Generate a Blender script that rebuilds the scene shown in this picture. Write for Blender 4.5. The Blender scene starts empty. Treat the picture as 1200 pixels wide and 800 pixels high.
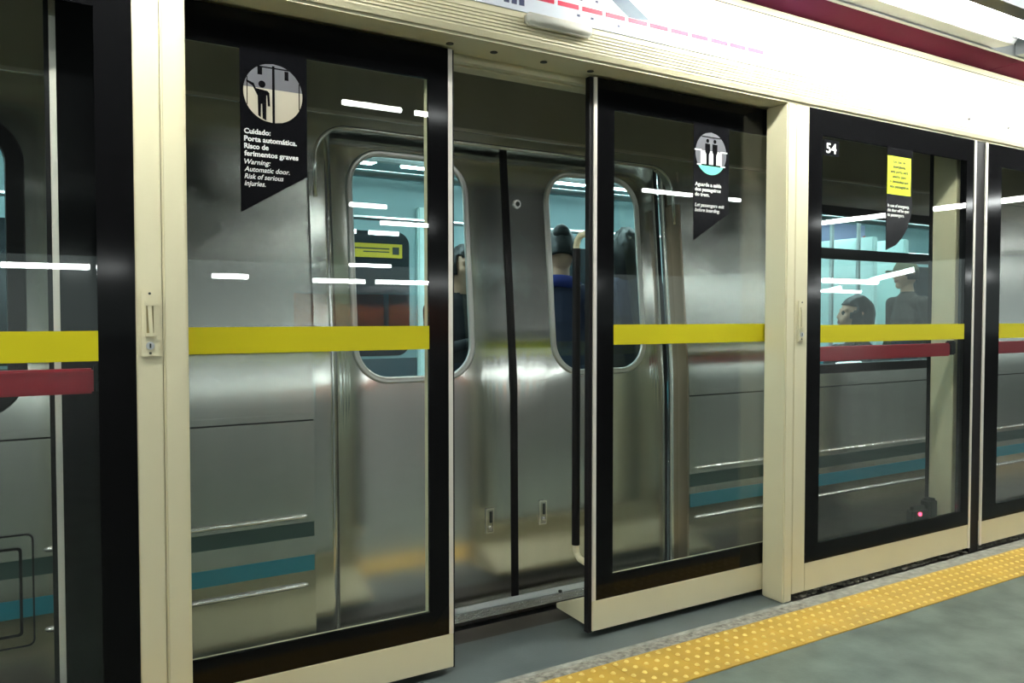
import bpy, bmesh, math, random
from mathutils import Vector, Matrix, noise
random.seed(7)
C = bpy.context.scene.collection
PI = math.pi

# ------------------------------------------------------------------ materials
def nt(name):
    m = bpy.data.materials.new(name); m.use_nodes = True
    t = m.node_tree
    for n in list(t.nodes): t.nodes.remove(n)
    out = t.nodes.new('ShaderNodeOutputMaterial')
    return m, t, out
def s2l(c):
    return tuple(((v/255)/12.92 if v/255 <= .04045 else ((v/255+.055)/1.055)**2.4) for v in c)
def pbr(name, col, rough=.5, metal=0., spec=.5, noise_amt=0., noise_scale=8., bump=0., bump_scale=200., stretch=(1,1,1), aniso=0., coat=0.):
    m, t, out = nt(name)
    b = t.nodes.new('ShaderNodeBsdfPrincipled'); t.links.new(b.outputs[0], out.inputs[0])
    b.inputs['Roughness'].default_value = rough; b.inputs['Metallic'].default_value = metal
    b.inputs['Specular IOR Level'].default_value = spec; b.inputs['Coat Weight'].default_value = coat
    b.inputs['Coat Roughness'].default_value = .04
    b.inputs['Base Color'].default_value = (*col, 1)
    tc = t.nodes.new('ShaderNodeTexCoord')
    mp = t.nodes.new('ShaderNodeMapping'); mp.inputs['Scale'].default_value = stretch
    t.links.new(tc.outputs['Object'], mp.inputs[0])
    nz = t.nodes.new('ShaderNodeTexNoise'); nz.inputs['Scale'].default_value = noise_scale; nz.inputs['Detail'].default_value = 6
    t.links.new(mp.outputs[0], nz.inputs['Vector'])
    mx = t.nodes.new('ShaderNodeMixRGB'); mx.blend_type = 'MULTIPLY'; mx.inputs[0].default_value = 1
    cr = t.nodes.new('ShaderNodeMapRange'); cr.inputs[1].default_value = .3; cr.inputs[2].default_value = .7
    cr.inputs[3].default_value = 1-noise_amt; cr.inputs[4].default_value = 1+noise_amt*.4
    t.links.new(nz.outputs[0], cr.inputs[0]); mx.inputs[1].default_value = (*col, 1)
    t.links.new(cr.outputs[0], mx.inputs[2]); t.links.new(mx.outputs[0], b.inputs['Base Color'])
    if bump:
        n2 = t.nodes.new('ShaderNodeTexNoise'); n2.inputs['Scale'].default_value = bump_scale
        t.links.new(mp.outputs[0], n2.inputs['Vector'])
        bp = t.nodes.new('ShaderNodeBump'); bp.inputs['Strength'].default_value = bump; bp.inputs['Distance'].default_value = .01
        t.links.new(n2.outputs[0], bp.inputs['Height']); t.links.new(bp.outputs[0], b.inputs['Normal'])
    if aniso:
        b.inputs['Anisotropic'].default_value = aniso
        tg = t.nodes.new('ShaderNodeTangent'); tg.direction_type = 'RADIAL'; tg.axis = 'Z'
        t.links.new(tg.outputs[0], b.inputs['Tangent'])
    return m
def emit(name, col, s):
    m, t, out = nt(name)
    e = t.nodes.new('ShaderNodeEmission'); e.inputs[0].default_value = (*col, 1); e.inputs[1].default_value = s
    t.links.new(e.outputs[0], out.inputs[0]); return m
def glass(name, tint, refl=1.0, rough=0.0):
    m, t, out = nt(name)
    tr = t.nodes.new('ShaderNodeBsdfTransparent'); tr.inputs[0].default_value = (*tint, 1)
    g = t.nodes.new('ShaderNodeBsdfGlossy'); g.inputs['Roughness'].default_value = rough
    g.inputs['Color'].default_value = (refl, refl, refl, 1)
    f = t.nodes.new('ShaderNodeFresnel')
    ge = t.nodes.new('ShaderNodeNewGeometry'); mr = t.nodes.new('ShaderNodeMapRange')
    mr.inputs[3].default_value = 1.5; mr.inputs[4].default_value = 1/1.5      # same Fresnel going in and coming out of the pane
    t.links.new(ge.outputs['Backfacing'], mr.inputs[0]); t.links.new(mr.outputs[0], f.inputs[0])
    mx = t.nodes.new('ShaderNodeMixShader')
    t.links.new(f.outputs[0], mx.inputs[0]); t.links.new(tr.outputs[0], mx.inputs[1]); t.links.new(g.outputs[0], mx.inputs[2])
    t.links.new(mx.outputs[0], out.inputs[0]); return m

M = {}
M['cream'] = pbr('cream_paint', s2l((226, 218, 184)), .42, noise_amt=.05, noise_scale=3)
M['black'] = pbr('black_enamelled_glass', (.004, .004, .0045), .08, spec=.14)
M['rubber'] = pbr('black_rubber', (.008, .007, .008), .55, spec=.2)
M['silver'] = pbr('pale_anodised_strip', (.86, .80, .72), .35, metal=.35)
M['glass'] = glass('clear_glass', (.965, .985, .975))
M['trainglass'] = glass('train_window_glass', (.84, .93, .94))
M['yellow'] = pbr('yellow_band', s2l((200, 188, 18)), .4, spec=.3)
M['red'] = pbr('red_push_bar', s2l((190, 22, 48)), .4)
M['decal'] = pbr('black_decal', (.004, .004, .005), .18, spec=.12)
M['white'] = pbr('white_print', (.82, .82, .80), .5)
M['greyprint'] = pbr('grey_print', s2l((92, 92, 98)), .5)
M['creamprint'] = pbr('cream_print', s2l((176, 168, 150)), .5)
M['mint'] = pbr('mint_print', s2l((110, 214, 186)), .5)
M['lime'] = pbr('lime_sticker', s2l((212, 228, 30)), .5)
M['ink'] = pbr('dark_ink', (.02, .025, .02), .5)
M['steel'] = pbr('brushed_steel', (.60, .60, .565), .24, metal=1, noise_amt=.05, noise_scale=4, stretch=(3, 1, .15), aniso=.6)
M['steel_door'] = pbr('brushed_door_steel', (.63, .63, .595), .17, metal=1, noise_amt=.05, noise_scale=4, stretch=(3, 1, .15), aniso=.5)
M['trim'] = pbr('bright_trim', (.80, .79, .75), .25, metal=1)
M['gasket'] = pbr('window_trim_steel', (.50, .50, .47), .34, metal=1)
M['bronze'] = pbr('bronze_jamb', (.42, .33, .25), .3, metal=1)
M['dkgreen'] = pbr('dark_green_stripe', s2l((34, 60, 56)), .4)
M['teal'] = pbr('teal_stripe', s2l((22, 112, 128)), .4)
M['floor'] = pbr('worn_terrazzo', s2l((104, 114, 104)), .42, noise_amt=.55, noise_scale=4.5, bump=.06, bump_scale=90)
M['rough'] = pbr('rough_concrete', s2l((150, 150, 140)), .8, noise_amt=.35, noise_scale=26, bump=.7, bump_scale=45)
M['crumb'] = pbr('crumbled_mortar', s2l((148, 144, 132)), .9, noise_amt=.6, noise_scale=42, bump=1, bump_scale=60)
M['sill'] = pbr('grey_sill_plate', s2l((88, 97, 97)), .4, noise_amt=.18, noise_scale=5, bump=.05, bump_scale=120)
M['edge'] = pbr('dark_edge_plate', s2l((62, 56, 50)), .45, noise_amt=.3, noise_scale=6)
M['tactile'] = pbr('yellow_tactile', s2l((200, 160, 62)), .5, noise_amt=.22, noise_scale=5)
M['dome'] = pbr('pale_yellow_dome', s2l((232, 206, 118)), .45)  # raised dots in a paler yellow than the tiles
M['alu'] = pbr('aluminium', (.72, .73, .72), .35, metal=1, noise_amt=.08)
M['plate'] = pbr('checker_plate', (.26, .27, .27), .4, metal=1, noise_amt=.15)
M['chrome'] = pbr('lamp_housing', (.55, .57, .58), .3, metal=.8)
M['redsoffit'] = pbr('crimson_panel', s2l((88, 16, 46)), .85, spec=.08)
M['darkwall'] = pbr('dark_wall', s2l((92, 98, 92)), .8, noise_amt=.3, noise_scale=.6)
M['ceil'] = pbr('dark_ceiling', s2l((58, 62, 62)), .85, noise_amt=.2, noise_scale=.5)
M['orange'] = pbr('orange_panel', s2l((236, 128, 66)), .6)
M['mapwhite'] = pbr('map_white', s2l((226, 232, 242)), .45)
M['mapred'] = pbr('map_red', s2l((226, 40, 80)), .5)
M['mapgrey'] = pbr('map_greyblue', s2l((62, 84, 102)), .5)
M['mapdark'] = pbr('map_marks', s2l((70, 76, 110)), .5)
M['sensor'] = pbr('sensor_plastic', s2l((214, 212, 200)), .5)
M['interior'] = pbr('train_interior_panel', s2l((150, 176, 178)), .45)
M['screen'] = pbr('pale_cabin_screen', s2l((222, 244, 240)), .4)
M['dado'] = pbr('dark_cabin_dado', s2l((62, 78, 86)), .5)
M['notice'] = pbr('notice_yellow', s2l((206, 176, 30)), .5)
M['track'] = pbr('pale_door_track', (.62, .65, .65), .38, metal=.3)
M['intfloor'] = pbr('train_floor', s2l((58, 66, 70)), .6)
M['seat'] = pbr('train_seat', s2l((70, 150, 160)), .4)
M['intdark'] = pbr('train_dark_window', (.015, .02, .024), .1)
M['led'] = emit('red_led', (1, .05, .12), 6)
TUBE = 112.
M['tube'] = emit('fluorescent_tube', (.98, 1., .92), TUBE)
M['tubefar'] = emit('far_and_fill_tube', (.95, 1, .98), 34.)
M['trainlamp'] = emit('train_lamp', (.80, 1, .99), 22.)
for k, c, r in [('skin', (196, 150, 122), .5), ('hair', (22, 18, 17), .45), ('navy', (30, 34, 60), .8), ('blue', (48, 56, 130), .8),
                ('charcoal', (34, 34, 38), .85), ('jean', (40, 48, 66), .85), ('shoe', (24, 22, 22), .6), ('khaki', (120, 116, 96), .8),
                ('brown', (58, 46, 40), .85), ('eye', (30, 22, 20), .2), ('lip', (150, 92, 84), .5), ('olive', (92, 88, 62), .8)]:
    M[k] = pbr('cloth_' + k if k not in ('skin', 'hair', 'eye', 'lip') else k + '_tone', s2l(c), r)
M['poster_a'] = pbr('poster_lilac', s2l((186, 184, 222)), .5)
M['poster_b'] = pbr('poster_red', s2l((226, 92, 84)), .5)
M['poster_c'] = pbr('poster_green', s2l((70, 160, 92)), .5)

# ------------------------------------------------------------------ helpers
def build(name, bm, mat, parent=None, smooth=False):
    bmesh.ops.recalc_face_normals(bm, faces=bm.faces[:])
    me = bpy.data.meshes.new(name); bm.to_mesh(me); bm.free()
    mats = mat if isinstance(mat, (list, tuple)) else [mat]
    for m in mats: me.materials.append(M[m] if isinstance(m, str) else m)
    if smooth:
        for p in me.polygons: p.use_smooth = True
    o = bpy.data.objects.new(name, me); C.objects.link(o)
    if parent is not None: o.parent = parent
    return o
def tag(o, label, cat, group=None, kind=None):
    o['label'] = label; o['category'] = cat
    if group: o['group'] = group
    if kind: o['kind'] = kind
    return o
def thing(name, label, cat, group=None, loc=(0, 0, 0)):
    o = bpy.data.objects.new(name, None); C.objects.link(o); o.location = loc
    return tag(o, label, cat, group)
def struct(o): o['kind'] = 'structure'; return o
def box(bm, x0, x1, y0, y1, z0, z1, bev=0):
    r = bmesh.ops.create_cube(bm, size=1)
    for v in r['verts']:
        v.co = Vector((x0+(v.co.x+.5)*(x1-x0), y0+(v.co.y+.5)*(y1-y0), z0+(v.co.z+.5)*(z1-z0)))
    if bev:
        es = list({e for v in r['verts'] for e in v.link_edges})
        bmesh.ops.bevel(bm, geom=es, offset=bev, segments=2, affect='EDGES')
    return bm
def bx(*a, bev=0): return box(bmesh.new(), *a, bev=bev)
def prism_xz(bm, pts, y0, y1):
    f = [bm.verts.new((x, y0, z)) for x, z in pts]; b = [bm.verts.new((x, y1, z)) for x, z in pts]
    bm.faces.new(f); bm.faces.new(b[::-1]); n = len(pts)
    for i in range(n): bm.faces.new((f[i], f[(i+1) % n], b[(i+1) % n], b[i]))
    return bm
def prism_yz(bm, pts, x0, x1):
    f = [bm.verts.new((x0, y, z)) for y, z in pts]; b = [bm.verts.new((x1, y, z)) for y, z in pts]
    bm.faces.new(f); bm.faces.new(b[::-1]); n = len(pts)
    for i in range(n): bm.faces.new((f[i], f[(i+1) % n], b[(i+1) % n], b[i]))
    return bm
def tube(bm, pts, r, n=10, cap=True):
    pts = [Vector(p) for p in pts]; rings = []
    up = None
    for i, p in enumerate(pts):
        d = (pts[min(i+1, len(pts)-1)]-pts[max(i-1, 0)]).normalized()
        if up is None:
            a = Vector((0, 0, 1)) if abs(d.z) < .9 else Vector((1, 0, 0)); up = (a-d*a.dot(d)).normalized()
        else: up = (up-d*up.dot(d)).normalized()
        s = d.cross(up); rr = r[i] if isinstance(r, (list, tuple)) else r
        rings.append([bm.verts.new(p+rr*(math.cos(2*PI*k/n)*up+math.sin(2*PI*k/n)*s)) for k in range(n)])
    for a, b in zip(rings, rings[1:]):
        for k in range(n): bm.faces.new((a[k], a[(k+1) % n], b[(k+1) % n], b[k]))
    if cap: bm.faces.new(rings[0][::-1]); bm.faces.new(rings[-1])
    return bm
def rrect(x0, x1, z0, z1, r, n=8, corners=(1, 1, 1, 1)):
    out = []
    for (cx, cz, a0, on) in ((x1-r, z1-r, 0, corners[0]), (x0+r, z1-r, 90, corners[1]), (x0+r, z0+r, 180, corners[2]), (x1-r, z0+r, 270, corners[3])):
        if on:
            for i in range(n+1):
                a = math.radians(a0+90*i/n); out.append((cx+r*math.cos(a), cz+r*math.sin(a)))
        else:
            k = [(x1, z1), (x0, z1), (x0, z0), (x1, z0)][int(a0//90)]
            out += [k]*(n+1)
    return out
def frame_xz(bm, outer, inner, y0, y1):
    """ring between two loops with the same number of points, given thickness"""
    n = len(outer)
    L = [[bm.verts.new((x, y, z)) for x, z in pts] for pts, y in ((outer, y0), (inner, y0), (inner, y1), (outer, y1))]
    for i in range(n):
        j = (i+1) % n
        for a in range(4):
            b = (a+1) % 4
            try: bm.faces.new((L[a][i], L[a][j], L[b][j], L[b][i]))
            except ValueError: pass
    bmesh.ops.remove_doubles(bm, verts=bm.verts[:], dist=1e-6)
    return bm
def rect(x0, x1, z0, z1): return [(x1, z1), (x0, z1), (x0, z0), (x1, z0)]
def disc(cx, cz, r, n=40, a0=0, a1=360):
    return [(cx+r*math.cos(math.radians(a0+(a1-a0)*i/n)), cz+r*math.sin(math.radians(a0+(a1-a0)*i/n))) for i in range(n)]
def chord(cx, cz, r, zlo, zhi, n=24):
    """the slice of a disc between two heights"""
    zlo = max(zlo, cz-r); zhi = min(zhi, cz+r)
    R = []; L = []
    for i in range(n+1):
        z = zlo+(zhi-zlo)*i/n; w = math.sqrt(max(0, r*r-(z-cz)**2)); R.append((cx+w+1e-5, z)); L.append((cx-w-1e-5, z))
    return R+L[::-1]
def text_bm(lines, y):
    """lines: (string, x_left, z_base, size, width or None, shear, weight, align); all lettering in one mesh facing -Y"""
    bm = bmesh.new()
    for s, x, z, size, width, shear, wt, al in lines:
        cu = bpy.data.curves.new('t', 'FONT'); cu.body = s; cu.size = size; cu.shear = shear; cu.offset = wt
        cu.extrude = .0004; cu.resolution_u = 3
        o = bpy.data.objects.new('t', cu); C.objects.link(o)
        bpy.context.view_layer.update()
        me = bpy.data.meshes.new_from_object(o.evaluated_get(bpy.context.evaluated_depsgraph_get()))
        bpy.data.objects.remove(o); bpy.data.curves.remove(cu)
        xs = [v.co.x for v in me.vertices]; w = max(xs)-min(xs); k = (width/w) if width else 1
        x0 = min(xs)
        for v in me.vertices:
            px = (v.co.x-x0)*k
            if al == 'c': px -= w*k/2
            v.co = Vector((x+px, y-v.co.z, z+v.co.y))
        bm.from_mesh(me); bpy.data.meshes.remove(me)
    return bm

# ------------------------------------------------------------------ camera
cam = bpy.data.cameras.new('camera'); co = bpy.data.objects.new('camera', cam); C.objects.link(co)
cam.sensor_width = 36; cam.lens = 932.6/1200*36; cam.clip_start = .05; cam.clip_end = 200
co.location = (0, 0, 1.25); co.rotation_euler = (math.radians(90-1.786), 0, math.radians(-30.861))
bpy.context.scene.camera = co

# ------------------------------------------------------------------ planes (metres)
YF, YL = 2.34, 2.465      # fixed screen front, sliding leaf front
YB, YD = 2.87, 2.97       # train body side, train door face

# ------------------------------------------------------------------ setting
o = struct(build('floor', bx(-9, 60, -60, 2.0, -.5, 0), 'floor'))
o = struct(build('trim_1', bx(-4, 14, 2.25, 2.335, -.5, 0), 'rough')); o['label'] = 'strip of rough grey concrete between yellow tactile strip and screen'
bm = bmesh.new()
o = struct(build('trim_2', bx(.2, 2.83, 2.335, 2.68, -.5, 0), 'sill')); o['label'] = 'smooth grey sill plate in the platform door opening'
struct(build('trim_3', bx(-4, .2, 2.335, 2.68, -.5, -.004), 'edge')); struct(build('trim_4', bx(2.83, 14, 2.335, 2.68, -.5, -.004), 'edge'))
o = struct(build('trim_5', bx(-4, 14, 2.683, 2.80, -.5, -.002), 'edge')); o['label'] = 'dark steel platform edge above the track gap'
struct(build('trim_6', bx(-9, 30, 2.0, 2.76, -1.3, -.5), 'edge'))
struct(build('track_bed_floor', bx(-9, 30, 2.76, 9, -1.4, -1.3), 'edge'))
struct(build('wall_track', bx(-9, 30, 8.0, 8.2, -1.4, 6), 'darkwall'))
ceil_o = struct(build('ceiling', bx(-9, 60, -60, 8.2, 5.6, 5.8), 'ceil'))

# crumbled mortar along the tactile strip
bm = bmesh.new(); nx, ny = 300, 5; vs = []
for i in range(nx+1):
    row = []
    for j in range(ny+1):
        x = .3+2.55*i/nx; y = 2.252+.058*j/ny+.018*noise.noise((x*9, 3, 0))*(j/ny)
        z = .001+.006*max(0, noise.noise((x*38, y*60, 1)))*(0 if j in (0, ny) else 1)
        row.append(bm.verts.new((x, y, z)))
    vs.append(row)
for i in range(nx):
    for j in range(ny): bm.faces.new((vs[i][j], vs[i+1][j], vs[i+1][j+1], vs[i][j+1]))
o = build('trim_7', bm, 'crumb', smooth=True); struct(o); o['label'] = 'crumbled mortar edge along the yellow tactile strip'

# tactile strip: 25 cm tiles with truncated domes
root = thing('tactile_paving_strip', 'yellow tactile warning strip with raised dots on the platform floor', 'tactile paving')
bm = bmesh.new(); bd = bmesh.new()
for k in range(-8, 40):
    x0 = k*.25; box(bm, x0+.0007, x0+.2493, 2.0007, 2.2493, -.02, .004, bev=.0015)
build('tile_base', bm, 'tactile', root)
for k in range(0, 150):
    for j in range(5):
        cx = .6+.05*k+.012; cy = 2.025+.05*j
        if cx > 6: continue
        ring0 = [bd.verts.new((cx+.0100*math.cos(a*PI/5), cy+.0100*math.sin(a*PI/5), .0038)) for a in range(10)]
        ring1 = [bd.verts.new((cx+.0062*math.cos(a*PI/5), cy+.0062*math.sin(a*PI/5), .0085)) for a in range(10)]
        for a in range(10): bd.faces.new((ring0[a], ring0[(a+1) % 10], ring1[(a+1) % 10], ring1[a]))
        bd.faces.new(ring1)
o = build('dots', bd, 'dome', root); o['kind'] = 'stuff'; o['label'] = 'paler raised dots'

# ------------------------------------------------------------------ ceiling lamps: far ones seen mirrored in the glass, plus an added unseen fill row
def far_or_fill_lamp(x0, x1, y0, y1, z, th=.05):
    bm = tube(bmesh.new(), [(x0, y0, z), (x1, y1, z)], th, 8)
    o = build('lamp_or_fill_strip', bm, 'tubefar', ceil_o); return o
for a in [(2.67, 3.3, -2.84, -2.84, 3.4, .028), (3.47, 3.85, -2.86, -2.86, 3.4, .028), (8.9, 11.2, -5.6, -5.6, 3.4, .035), (15.5, 15.5, -7.6, -5.5, 3.4, .05), (15.45, 15.45, -4.7, -2.6, 3.4, .05),
          (11.5, 14.1, -33, -33, 3.0, .11), (14.7, 20.4, -33, -33, 3.0, .11), (6.5, 8, -31, -31, 3.0, .11), (-1, 1.65, -27.2, -27.2, 3.0, .1), (1.86, 2.85, -27.2, -27.2, 3.0, .1),
          (5.19, 5.93, -9.8, -9.8, 3.4, .045), (6.8, 8.1, -12.3, -12.3, 3.4, .05), (9.1, 10.6, -21, -21, 3.0, .06), (42, 43.6, -19, -19, 3.4, .1), (40.2, 45.3, -26.5, -26.5, 3.4, .14)]:
    far_or_fill_lamp(*a)
for xa, xb in ((-14, -8), (-7.6, -1.6), (21, 27), (42, 50)):
    far_or_fill_lamp(xa, xb, -31, -31, 3.0, .10)
for xa in (-3.2, -1.8, -.4, 1.0, 2.4, 3.8, 5.2, 6.6, 8.0, 9.4, 10.8, 12.2, 13.6, 15.0, 16.4, 17.8, 19.2, 20.6):
    far_or_fill_lamp(xa, xa+1.2, .55, .55, 3.45, .022)  # overhead row, unseen, added to brighten the platform floor and train
# far hall: beam, posts and an orange hoarding that show mirrored in the glass
far = struct(build('wall_far_partition', bx(11, 21, -34.6, -34.3, 0, 2.4), 'orange'))
build('beam', bx(11, 21, -34.2, -33.6, 2.45, 2.8), 'chrome', far)
for x in (12.6, 15.6, 18.6): build('post', bx(x, x+.2, -34.25, -34.05, 0, 2.45), 'chrome', far)

# ------------------------------------------------------------------ platform screen header
root = thing('platform_screen_header', 'long cream header beam over the glass platform doors', 'header beam')
prof = [(2.325, 2.53), (2.325, 2.26), (2.325, 2.193), (2.3335, 2.176), (2.337, 2.176), (2.337, 2.186), (2.342, 2.186), (2.342, 2.166), (2.45, 2.166), (2.45, 2.172), (2.522, 2.172), (2.522, 2.146), (2.55, 2.146), (2.55, 2.154), (2.56, 2.154), (2.56, 2.142), (2.62, 2.142), (2.62, 2.53)]
build('casing', prism_yz(bmesh.new(), prof, -3, 12), 'cream', root)
bm = bmesh.new()
for i in range(6): box(bm, -3, 12, 2.3215, 2.326, 2.201+.0115*i, 2.208+.0115*i)
build('ribbing', bm, 'cream', root)
build('upper_groove', bx(-3, 12, 2.3235, 2.326, 2.500, 2.503), 'ink', root)
for x in (4.109, 4.483): build('bolt', tube(bmesh.new(), [(x, 2.3265, 2.26), (x, 2.319, 2.259)], .006, 10), 'ink', root)
for x in (1.206, 1.376, 1.582, 1.79): build('soffit_screw', tube(bmesh.new(), [(x, 2.425, 2.168), (x, 2.425, 2.1635)], .013, 14), 'ink', root)
sg = build('route_map', bx(-.4, 2.9, 2.3205, 2.3255, 2.281, 2.495), 'mapwhite', root); sg['label'] = 'white line map panel on the header'
bm = bmesh.new(); x = -.3; xs = []
while x < 2.60: box(bm, x, x+.088, 2.3192, 2.3206, 2.331, 2.347); xs.append(x+.096); x += .104
build('route_line', bm, 'mapred', sg)
for x in xs: build('station_dot', prism_xz(bmesh.new(), disc(x-.002, 2.339, .0045, 12), 2.3188, 2.3206), 'white', sg)
build('crossing_route', prism_xz(bmesh.new(), [(1.70, 2.46), (1.80, 2.46), (1.985, 2.357), (1.93, 2.349), (1.885, 2.349)], 2.3196, 2.3206), 'mapgrey', sg)
for x in (1.365, 1.395, 1.425): build('legend_mark', bx(x-.010, x+.010, 2.3192, 2.3206, 2.300, 2.320), 'mapdark', sg)
for x, z in ((1.66, 2.312), (1.72, 2.312), (1.84, 2.308), (1.74, 2.375), (1.67, 2.37)): build('legend_mark', bx(x-.006, x+.006, 2.3192, 2.3206, z-.004, z+.004), 'mapdark', sg)
o = build('sensor_box', bx(1.432, 1.70, 2.286, 2.324, 2.234, 2.274, bev=.008), 'sensor', root, True); o['label'] = 'small pale plastic box under the line map'

# crimson canopy above the header
root = thing('crimson_canopy', 'dark crimson soffit panel above the cream header', 'canopy')
build('panel', bx(-3, 4.28, 2.145, 2.62, 2.532, 2.552), 'redsoffit', root)
build('panel', bx(4.286, 12, 2.145, 2.62, 2.532, 2.552), 'redsoffit', root)
build('lip', bx(-3, 12, 2.128, 2.145, 2.528, 2.585), 'chrome', root)

# platform fluorescent lamps
def batten(x0, x1, label):
    r = thing('fluorescent_lamp', label, 'lamp', None, ((x0+x1)/2, 1.95, 2.53))
    def b(n, bm, m): o = build(n, bm, m, r); o.matrix_parent_inverse = Matrix.Translation((-(x0+x1)/2, -1.95, -2.53)); return o
    b('housing', prism_yz(bmesh.new(), [(2.125, 2.535), (2.035, 2.525), (2.02, 2.545), (1.98, 2.575), (1.90, 2.575), (1.865, 2.545), (1.85, 2.525), (1.80, 2.54), (1.80, 2.61), (2.125, 2.61)], x0, x1), 'chrome')
    b('tube', tube(bmesh.new(), [(x0+.06, 1.945, 2.536), (x1-.06, 1.945, 2.536)], .023, 12), 'tube')
    for x in (x0+.01, x1-.05): b('end_cap', bx(x, x+.04, 1.925, 1.965, 2.512, 2.58, bev=.004), 'sensor')
batten(1.9, 3.96, 'bright fluorescent batten lamp above the crimson soffit, with its end cap showing')
batten(-1.9, .62, 'fluorescent batten lamp over the left end of the header, out of the picture top')
batten(4.15, 6.6, 'next fluorescent batten lamp beyond the end cap of the bright one')

# ------------------------------------------------------------------ sliding leaves
def sign_plate(parent, name, pts, y):
    o = build(name, prism_xz(bmesh.new(), pts, y-.0012, y), 'decal', parent); return o
def leaf(label, x0, x1, hx0, hx1, lead):
    r = thing('sliding_platform_door', label, 'platform door')
    z0, z1 = .027, 2.162
    e0, e1 = x0, x1
    build('glass_border', frame_xz(bmesh.new(), rect(x0+.016, x1-.016, .145, z1), rect(hx0, hx1, .235, 2.05), YL, YL+.012), 'black', r)
    build('glass_pane', bx(hx0, hx1, YL+.001, YL+.009, .235, 2.05), 'glass', r)
    o = build('back_frame', frame_xz(bmesh.new(), rect(x0+.004, x1-.004, z0+.01, z1), rect(hx0-.004, hx1+.004, .225, 2.06), YL+.0125, YL+.046), 'cream', r)
    build('kick_plate', bx(x0, x1, YL-.002, YL+.02, z0, .1445, bev=.0015), 'cream', r)
    build('edge_strip', bx(x0, x0+.0155, YL-.002, YL+.02, .145, z1), 'silver', r)
    build('edge_strip', bx(x1-.0155, x1, YL-.002, YL+.02, .145, z1), 'silver', r)
    b = build('yellow_band', bx(hx0, hx1, YL-.0008, YL+.0006, 1.14, 1.219), 'yellow', r)
    sx = (x1+.002, x1+.008) if lead == 1 else (x0-.017, x0-.0005)
    build('rubber_seal', bx(sx[0], sx[1], YL+.004, YL+.030, z0-.005, z1), 'rubber', r)
    sx = (x0-.012, x0-.0005) if lead == 1 else (x1+.0005, x1+.012)
    build('rubber_seal', bx(sx[0], sx[1], YL+.004, YL+.040, z0, z1), 'rubber', r)
    # sloped deflector behind the foot of the leaf and the track side grab bar
    build('foot_deflector', prism_yz(bmesh.new(), [(2.512, .030), (2.73, .036), (2.73, .055), (2.512, .145)], x0+.012, x1-.012), 'cream', r)
    gx = x1-.012 if lead == 1 else x0+.010
    g = build('grab_bar', tube(bmesh.new(), [(gx, 2.590, z) for z in (.335, .8, 1.52)], .0165, 14), 'rubber', r)
    bm = bmesh.new()
    for zs in (1, -1):
        zz = 1.52 if zs == 1 else .335
        tube(bm, [(gx, 2.590, zz-.01*zs), (gx, 2.590, zz+.012*zs), (gx, 2.582, zz+.035*zs), (gx, 2.562, zz+.050*zs), (gx, 2.511, zz+.056*zs)], .013, 12)
    o = build('bar_bracket', bm, 'cream', g); o['label'] = 'curved cream bracket'
    return r
LL = leaf('sliding glass platform door with a standing figure pictogram, left of the gap', .040, 1.234, .150, 1.145, 1)
LR = leaf('sliding glass platform door with two figure pictogram, beside the deep cream post', 1.836, 3.020, 1.935, 2.915, -1)

# sign on the first leaf
s = sign_plate(LL, 'warning_sign', [(.530, 2.05), (.7315, 2.05), (.7305, 1.683), (.530, 1.562)], YL+.0004); s['label'] = 'black warning decal with a standing figure in a circle'
y = YL-.0012
cx, cz, R = .6285, 1.9255, .0885
build('pictogram_upper', prism_xz(bmesh.new(), chord(cx, cz, R, cz+.012, cz+R), y-.0006, y), 'greyprint', s)
build('pictogram_lower', prism_xz(bmesh.new(), chord(cx, cz, R, cz-R, cz+.012), y-.0006, y), 'creamprint', s)
bm = bmesh.new(); yy = y-.0006; d = .0006
def pp(bm, pts): prism_xz(bm, pts, yy-d, yy)
def lim(x): return math.sqrt(max(0, R*R-(x-cx)**2))
pp(bm, rect(cx-.0035, cx+.004, cz-R, cz+R-.006)); pp(bm, rect(cx+.079-.002, cx+.079+.001, cz-lim(cx+.079), cz+lim(cx+.079)))
pp(bm, rect(cx-.078-.001, cx-.078+.0015, cz-lim(cx-.078), cz+lim(cx-.078)))
pp(bm, rect(cx-.047, cx-.033, cz+.052, cz+.075)); pp(bm, rect(cx+.034, cx+.046, cz+.045, cz+.072))
pp(bm, rect(cx-.05, cx+.05, cz+.078, cz+.074))
pp(bm, disc(cx-.034, cz+.024, .0105, 20))
pp(bm, [(cx-.052, cz+.010), (cx-.018, cz+.006), (cx-.012, cz), (cx-.010, cz-.040), (cx-.017, cz-.040), (cx-.019, cz-.008), (cx-.021, cz-.008), (cx-.022, cz-.083), (cx-.033, cz-.078), (cx-.034, cz-.035), (cx-.037, cz-.035), (cx-.038, cz-.076), (cx-.046, cz-.070), (cx-.047, cz-.012), (cx-.062, cz+.016), (cx-.080, cz+.026), (cx-.080, cz+.032), (cx-.058, cz+.024)])
build('pictogram_figure', bm, 'decal', s)
T = [("Cuidado:", .541, 1.7985, .021, .078, 0, .0006, 'l'), ("Porta automática.", .541, 1.776, .021, .158, 0, .0006, 'l'), ("Risco de", .541, 1.754, .021, .072, 0, .0006, 'l'), ("ferimentos graves", .541, 1.732, .021, .162, 0, .0006, 'l'),
     ("Warning:", .541, 1.7075, .021, .077, .25, .0002, 'l'), ("Automatic door.", .541, 1.6855, .021, .135, .25, .0002, 'l'), ("Risk of serious", .541, 1.664, .021, .116, .25, .0002, 'l'), ("injuries.", .541, 1.643, .021, .062, .25, .0002, 'l')]
build('lettering', text_bm(T, y-.0002), 'white', s)

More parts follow.
